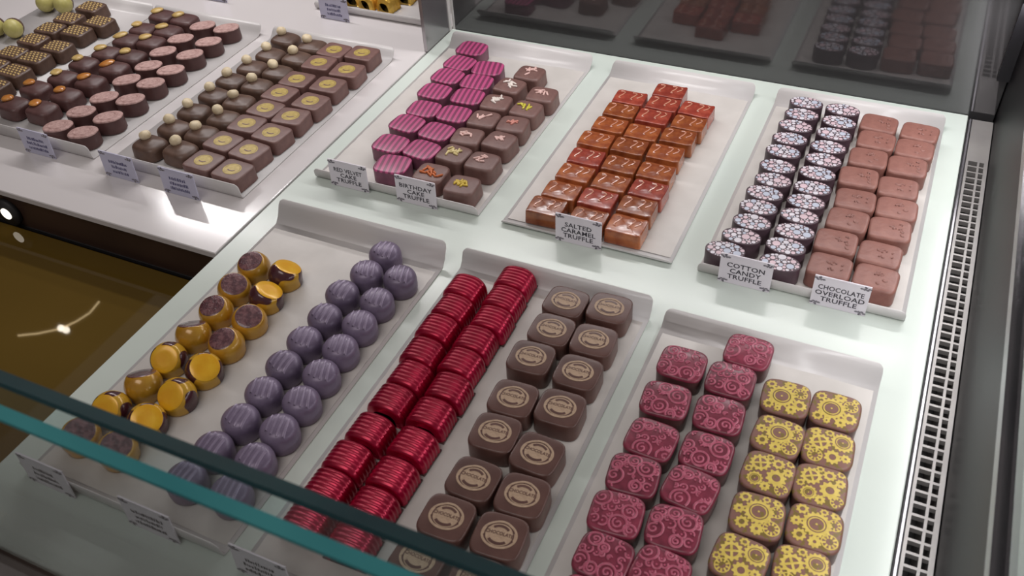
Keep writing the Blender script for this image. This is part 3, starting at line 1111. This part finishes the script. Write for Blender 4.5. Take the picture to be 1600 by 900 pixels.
f += [(L + k, L + (k + 1) % seg, len(v) - 1) for k in range(seg)] + [tuple(range(seg - 1, -1, -1))]
me_b = mesh('violet_body', v, f, M['violet'])
prt = []


class Dome:
    def rs(s, x, y):
        return math.hypot(x, y) / R

    def z(s, x, y):
        q = min(1.0, math.hypot(x, y) / R)
        for (z0, s0), (z1, s1) in zip(rg[3:], rg[4:]):
            if s1 <= q <= s0:
                return z0 + (z1 - z0) * (s0 - q) / (s0 - s1)
        return 16.0


D = Dome()
for cx in (-4.6, -1.0, 2.6, 6.0):
    ln = 7.4 - abs(cx - 1) * 0.35
    prt.append(ribbon([(cx - 0.2 * (ln * t), ln * t - 0.5) for t in [i / 6 for i in range(-6, 7)]], 1.7, D, 0.02, 1.2, lim=0.98))
me_p = mesh('violet_ribs', *join(prt), M['violetrib'])


def mk(r, ci, ri):
    add('body', me_b, r)
    add('ribs', me_p, r)


spread_place('purple', 'violet_truffle', 'purple dome truffle with raised ribs', mk, 'purple dome truffles', 12)


# --- ruby barrels: arched section, circumferential ribs
def barrel(w, ln, h, ribs, depth):
    sec = []
    for k in range(25):
        a = math.pi * k / 24
        sec.append((w / 2 * sgnpow(math.cos(a), 0.72), 2.2 + (h - 2.2) * sgnpow(math.sin(a), 0.82)))
    sec = [(w / 2, 0.0)] + sec + [(-w / 2, 0.0)]
    st = []
    n = ribs * 6
    for i in range(n + 1):
        u = i / n
        y = -ln / 2 + 1.2 + (ln - 2.4) * u
        sc = 1 - depth * (0.5 - 0.5 * math.cos(2 * math.pi * ribs * u)) * (-1) - depth
        st.append((y, sc))
    st = [(-ln / 2, 0.62), (-ln / 2 + 0.15, 0.86), (-ln / 2 + 0.6, 0.93)] + st + [(ln / 2 - 0.6, 0.93), (ln / 2 - 0.15, 0.86), (ln / 2, 0.62)]
    v, f = [], []
    m = len(sec)
    for y, s in st:
        for x, z in sec:
            v.append((x * s, y, z * (s if z > 2.3 else 1)))
    for i in range(len(st) - 1):
        for k in range(m - 1):
            f.append((i * m + k, i * m + k + 1, (i + 1) * m + k + 1, (i + 1) * m + k))
    f.append(tuple(range(m)))
    f.append(tuple(range(len(st) * m - 1, (len(st) - 1) * m - 1, -1)))
    f.append(tuple([i * m for i in range(len(st))][::-1] + [i * m + m - 1 for i in range(len(st))]))
    return v, [q[::-1] for q in f]


me_b = mesh('ruby_body', *barrel(24.8, 19.2, 14.6, 6, 0.035), M['ruby'])
v, f = box(-12.4, 12.4, -9.5, 9.5, 0, 1.3, 0.3)
me_p = mesh('ruby_base', v, f, M['side'], False)


def mk(r, ci, ri):
    add('body', me_b, r, (0, 0, 0.3))
    add('base', me_p, r)


spread_place('ruby', 'ruby_chocolate', 'glossy ruby red ribbed barrel chocolate', mk, 'ruby red ribbed chocolates', 2)

# --- stamped squares
B = Block(26.4, 25.4, 12.6, n=4.4, edge=1.2, dome=0.35, taper=0.01)
me_b = mesh('stamped_body', *B.geo(), M['stampc'])


def badge(r, n=40):
    pts = []
    for i in range(n):
        a = 2 * math.pi * i / n
        q = r * (1 + 0.07 * math.cos(2 * a) + 0.05 * math.cos(4 * (a - math.pi / 4)) * 0)
        if math.sin(a) > 0.85:
            q *= 1 + 0.5 * (math.sin(a) - 0.85)
        pts.append((q * math.cos(a), q * 0.93 * math.sin(a)))
    return pts


dsk = disc(0, 0, 6.9, B, 0.1, ry=6.3)
band = ribbon([(-8.4 + 1.68 * i, 0.9 - 0.012 * (i - 5) ** 2 * 1.2) for i in range(11)], 4.2, B, 0.16)
me_p = mesh('stamp_print', *join([dsk, ribbon(badge(8.1), 1.2, B, 0.14, 0.2, closed=True), band]), M['tan'])
gro = [ribbon(circle_pts(0, -1.0, 5.2, 14, 215, 325, ry=3.9), 1.5, B, 0.26), ribbon(circle_pts(0, 0.6, 5.0, 14, 40, 140, ry=4.3), 1.3, B, 0.26),
       ribbon(circle_pts(0, 0, 7.2, 8, 150, 195, ry=6.6), 0.6, B, 0.26), ribbon(circle_pts(0, 0, 7.2, 8, -15, 30, ry=6.6), 0.6, B, 0.26)]
tv, tf = text_geo('CHOCOLATE', 2.75, 0.04, 1.0, 0.86)
tv = [(x, y - 0.1 - 0.012 * x * x * 0.3, B.z(x, y) + 0.3) for x, y, z in tv]
me_g = mesh('stamp_letters', *join(gro + [(tv, tf)]), M['stampc'], False)


def mk(r, ci, ri):
    add('body', me_b, r)
    p = add('badge_print', me_p, r)
    add('lettering', me_g, p)


spread_place('stamp', 'stamped_chocolate', 'brown rounded square chocolate with tan badge', mk, 'stamped brown chocolates', 5)

# --- rose swirls
B = Block(26.2, 24.8, 12.6, n=4.2, edge=1.7, dome=0.9, taper=-0.01)
me_b = mesh('swirl_body', *B.geo(), M['side'])
me_t = mesh('swirl_top', *B.geo(z0=10.8, grow=0.016), M['swirltop'])


def spiral(cx, cy, r, turns, a0, d=1):
    n = int(14 * turns)
    return [(cx + r * (1 - 0.85 * i / n) * math.cos(a0 + d * 2 * math.pi * turns * i / n), cy + r * (1 - 0.85 * i / n) * math.sin(a0 + d * 2 * math.pi * turns * i / n)) for i in range(n + 1)]


sw = []
for k in range(5):
    rr = random.Random(200 + k)
    prt, cs = [], []
    for r0 in (4.8, 4.4, 3.6, 3.0, 2.6, 2.4, 2.2, 2.0, 1.9, 1.8, 1.6, 1.6, 1.5, 1.4, 1.3, 1.2, 1.2, 1.1):
        for _ in range(80):
            x, y = rr.uniform(-11, 11), rr.uniform(-10.4, 10.4)
            if B.rs(x, y) < 0.97 and all((x - a) ** 2 + (y - b) ** 2 > (r0 * 0.88 + c * 0.88) ** 2 for a, b, c in cs):
                cs.append((x, y, r0))
                break
    for x, y, r0 in cs:
        if r0 > 2.5:
            prt.append(ribbon(circle_pts(x, y, r0, 22)[:-1], 1.25, B, 0.28, 0.5, closed=True, lim=0.95))
            prt.append(ribbon(spiral(x, y, r0 * 0.66, 1.2, rr.uniform(0, 6)), 1.0, B, 0.28, 0.4, lim=0.95))
        else:
            a0 = rr.uniform(0, 360)
            prt.append(ribbon(circle_pts(x, y, r0, 10, a0, a0 + rr.uniform(170, 300)), 1.05, B, 0.28, 0.45, lim=0.95))
            prt.append(disc(x, y, 0.55, B, 0.45, seg=8, rings=1, lim=0.95))
    sw.append(mesh('swirl_relief', *join(prt), M['swirl']))


def mk(r, ci, ri):
    add('body', me_b, r)
    t_ = add('rose_top', me_t, r)
    add('swirl_relief', sw[(ri * 2 + ci) % 5], t_)


spread_place('swirl', 'swirl_chocolate', 'rose pink chocolate with raised swirl pattern', mk, 'rose swirl chocolates', 7)

# --- yellow gears
B = Block(25.6, 24.8, 12.6, n=4.2, edge=1.7, dome=0.9, taper=-0.01)
me_b = mesh('gear_body', *B.geo(), M['stampc'])
me_t = mesh('gear_top', *B.geo(z0=10.8, grow=0.014), M['geartop'])
gv = []


def gear(cx, cy, r, style, n):
    p = []
    if style == 'big':
        p.append(disc(cx, cy, r * 0.88, B, 0.24, r_in=r * 0.66, teeth=n, tooth=r * 0.14, seg=n * 4, rings=2))
        p.append(ribbon(circle_pts(cx, cy, r * 0.53, 28)[:-1], r * 0.09, B, 0.24, closed=True))
        p.append(disc(cx, cy, r * 0.08, B, 0.24, seg=8, rings=1))
    elif style == 'spoke':
        p.append(disc(cx, cy, r * 0.84, B, 0.24, r_in=r * 0.58, teeth=n, tooth=r * 0.18, seg=n * 4))
        for a in (20, 110):
            c_, s_ = math.cos(math.radians(a)), math.sin(math.radians(a))
            p.append(ribbon([(cx + t_ * r * 0.62 * c_, cy + t_ * r * 0.62 * s_) for t_ in (-1, -0.5, 0, 0.5, 1)], r * 0.22, B, 0.24))
    elif style == 'ring':
        p.append(disc(cx, cy, r * 0.82, B, 0.24, r_in=r * 0.42, teeth=n, tooth=r * 0.2, seg=n * 4))
    elif style == 'flower':
        p.append(disc(cx, cy, r * 0.8, B, 0.24, r_in=r * 0.25, teeth=n, tooth=r * 0.2, seg=n * 4))
    else:
        for k_ in range(n):
            a = 2 * math.pi * k_ / n
            p.append(ribbon([(cx + q * math.cos(a), cy + q * math.sin(a)) for q in (r * 0.45, r * 0.75, r)], r * 0.26, B, 0.24))
        p.append(ribbon(circle_pts(cx, cy, r, 20)[:-1], r * 0.16, B, 0.24, closed=True))
    return p


LAY = [
    [(-2.2, -0.8, 6.6, 'big', 18), (1.2, 8.6, 3.2, 'flower', 8), (7.2, 4.0, 3.2, 'star', 9), (7.8, -4.4, 3.4, 'ring', 9), (-8.6, 6.8, 2.6, 'ring', 8), (3.8, -8.6, 2.8, 'flower', 8), (-8.2, -7.6, 2.6, 'ring', 8), (-3.2, -9.4, 1.8, 'flower', 7), (9.2, 9.0, 1.8, 'flower', 7)],
    [(0.4, 1.2, 6.4, 'big', 18), (-7.2, 8.2, 2.8, 'ring', 8), (-9.0, 0.6, 2.6, 'flower', 8), (8.6, 3.6, 2.8, 'star', 8), (-6.4, -6.8, 3.0, 'ring', 9), (1.0, -8.4, 3.0, 'flower', 9), (7.6, -6.2, 3.4, 'star', 9), (3.0, 9.6, 1.9, 'ring', 7), (8.4, 9.2, 2.2, 'flower', 7)],
    [(-5.0, 4.0, 4.8, 'spoke', 12), (4.6, -2.4, 4.6, 'ring', 10), (-5.2, -6.4, 3.6, 'big', 12), (3.6, 6.6, 3.0, 'ring', 9), (9.2, 3.4, 2.4, 'flower', 8), (0.6, -9.0, 2.4, 'flower', 8), (8.6, -8.2, 2.8, 'star', 8), (-1.2, 9.6, 1.9, 'ring', 7), (9.2, 9.2, 2.0, 'ring', 7), (-9.6, -1.4, 1.9, 'ring', 7)],
    [(6.4, 4.6, 5.4, 'big', 16), (-4.6, 1.6, 5.0, 'spoke', 12), (-7.6, 8.6, 2.6, 'flower', 8), (2.6, -6.2, 3.8, 'ring', 10), (-6.0, -7.4, 3.2, 'star', 9), (9.0, -5.2, 2.4, 'flower', 8), (-0.6, 9.2, 2.2, 'ring', 7), (-10.2, -3.4, 1.9, 'ring', 7)],
]
for lay in LAY:
    prt = []
    for gx, gy, gr, gs, gn in lay:
        prt += gear(gx, gy, gr * 1.12, gs, gn)
    gv.append(mesh('gear_print', *join(prt), M['gear'], False))
GS = [[0, 1, 2, 1, 3, 2], [0, 3, 2, 1, 3, 0]]


def mk(r, ci, ri):
    add('body', me_b, r)
    t_ = add('cocoa_top', me_t, r)
    add('gear_print', gv[GS[ci][ri]], t_)


spread_place('gear', 'gear_chocolate', 'brown chocolate printed with yellow gears', mk, 'yellow gear chocolates', 6)

# --- gold barrels in the tray behind
me_b = mesh('gold_barrel', *barrel(19, 17, 15, 3, 0.06), M['goldfoil'])
for i, (x, y) in enumerate(((-532, 722), (-511, 719), (-490, 720), (-524, 741), (-503, 741), (-482, 742), (-514, 761), (-493, 763), (-470, 762), (-484, 783), (-462, 784))):
    o = add('gold_chocolate', me_b, None, (x, y, ZB), (0, 0, jit(12)))
    tag(o, 'shiny gold barrel chocolate in the rear tray, %s row, %s' % (('front', 'second', 'third', 'rear')[min(3, i // 3)], (('left', 'middle', 'right')[i % 3] if i < 9 else ('left', 'right')[i - 9])), 'chocolate', 'shiny gold chocolates in the rear tray')

# ------------------------------------------------------------------ name cards
v, f = box(-16.7, 16.7, 0, 0.9, 0, 22.6)
me_card = mesh('name_card', v, f, M['card'], False)
me_card_blue = mesh('name_card', v, f, M['cardblue'], False)
prt = []
rr = random.Random(5)
for q in range(7):
    x, y = rr.uniform(0.4, 5.4), rr.uniform(0.4, 2.6)
    prt.append(disc(x, y, rr.uniform(0.6, 1.2), type('P', (), {'z': lambda s, a, b: 0, 'rs': lambda s, a, b: 0})(), 0, seg=8, rings=1, ry=0.7))
ov, of = join(prt)


def upright(vs, dx, dz, mx=1, mz=1):
    return [(x * mx + dx, -0.08, y * mz + dz) for x, y, z in vs]


ornaments = []
for mx, mz, dx, dz in ((1, 1, -16.4, 0.2), (-1, 1, 16.4, 0.2), (1, -1, -16.4, 22.4), (-1, -1, 16.4, 22.4)):
    ornaments.append(mesh('corner_ornament', upright(ov, dx, dz, mx, mz), of, M['ornament'], False))


def scribble(seed, n):
    """illegible print: rows of short strokes of uneven length"""
    rr = random.Random(seed)
    prt = []
    for r in range(n):
        z = 13.2 - r * 4.4
        w = rr.uniform(7, 10.5)
        x = -w
        while x < w:
            l = rr.uniform(0.5, 1.5)
            h = rr.uniform(1.8, 3.0)
            prt.append(([(x, -0.1, z), (x + l, -0.1, z), (x + l, -0.1, z + h), (x, -0.1, z + h)], [(0, 1, 2, 3)]))
            x += l + rr.uniform(0.35, 0.8)
    return join(prt)


CARDS = [
    (-363.5, 446.2, ['RED VELVET', 'CAKE', 'TRUFFLE'], 'ink', 'white name card in front of the pink striped chocolates'),
    (-305.5, 446.2, ['BIRTHDAY', 'CAKE', 'TRUFFLE'], 'ink', 'white name card reading Birthday Cake Truffle'),
    (-178.4, 446.0, ['SALTED', 'CARAMEL', 'TRUFFLE'], 'ink', 'white name card reading Salted Caramel Truffle'),
    (-64.0, 445.2, ['COTTON', 'CANDY', 'TRUFFLE'], 'ink', 'white name card reading Cotton Candy Truffle'),
    (-5.5, 445.2, ['CHOCOLATE', 'OVERLOAD', 'TRUFFLE'], 'ink', 'white name card reading Chocolate Overload Truffle'),
    (-631.5, 395.0, 11, 'inkblue', 'bluish blurred name card below the dusted oval chocolates'),
    (-541.5, 393.0, 12, 'inkblue', 'bluish blurred name card below the hazelnut chocolates'),
    (-480.8, 392.0, 13, 'inkblue', 'bluish blurred name card below the gold circle chocolates'),
    (-368.5, 150.2, 14, 'ink', 'grey name card behind front glass before the golden domes'),
    (-296.5, 150.2, 15, 'ink', 'grey name card behind front glass before the purple truffles'),
    (-226.0, 150.2, 16, 'ink', 'grey name card behind front glass before the ruby chocolates'),
    (-531.5, 684.0, 17, 'inkblue', 'small grey name card beside the shiny gold chocolates at back'),
    (-680.0, 681.0, 18, 'inkblue', 'name card at the top edge behind the peel-topped chocolates'),
]
for x, y, txt, ink, lab in CARDS:
    t = empty('name_card', (x, y, 0.25), 0, (math.radians(-3), 0))
    tag(t, lab, 'name card', 'name cards in front of the trays')
    c = add('card', me_card_blue if ink == 'inkblue' else me_card, t)
    for o in ornaments:
        add('corner_ornament', o, c)
    if isinstance(txt, int):
        v, f = scribble(txt, 3)
        add('faded_print', mesh('faded_print', v, f, M[ink], False), c)
    else:
        prt = []
        for k, s in enumerate(txt):
            tv, tf = text_geo(s, 4.9, 0.09, 1.05, 1.12 if len(s) < 9 else 0.9)
            prt.append(([(a, -0.1, b + 13.2 - 4.5 * k) for a, b, z in tv], tf))
        add('lettering', mesh('lettering', *join(prt), M[ink], False), c)

# ------------------------------------------------------------------ pendant ring lamp whose reflection shows in the deck
ring_pts = [(-523, 251), (-511, 258), (-499, 268), (-494, 278), (-491.5, 288), (-494.5, 304)]
K = 2.5
t = empty('ring_lamp', (-499 * K, 268 * K, -34 + 434 * (K - 1)))
tag(t, 'warm pendant ring lamp seen only as a curved glint in the deck', 'lamp')
pts = []
for i in range(len(ring_pts) - 1):
    for u in (0, 0.25, 0.5, 0.75):
        a, b = ring_pts[i], ring_pts[i + 1]
        pts.append(((a[0] + (b[0] - a[0]) * u + 499) * K, (a[1] + (b[1] - a[1]) * u - 268) * K, 0))
v, f = tube(pts, 1.5, 8)
add('lamp_ring', mesh('lamp_ring', v, f, M['ring']), t)
for dx, dy in ((0, 0), (5, 0)):
    v, f = sphere(dx * K, dy * K, -1, 6)
    add('bulb', mesh('ring_bulb', v, f, M['lamp']), t)
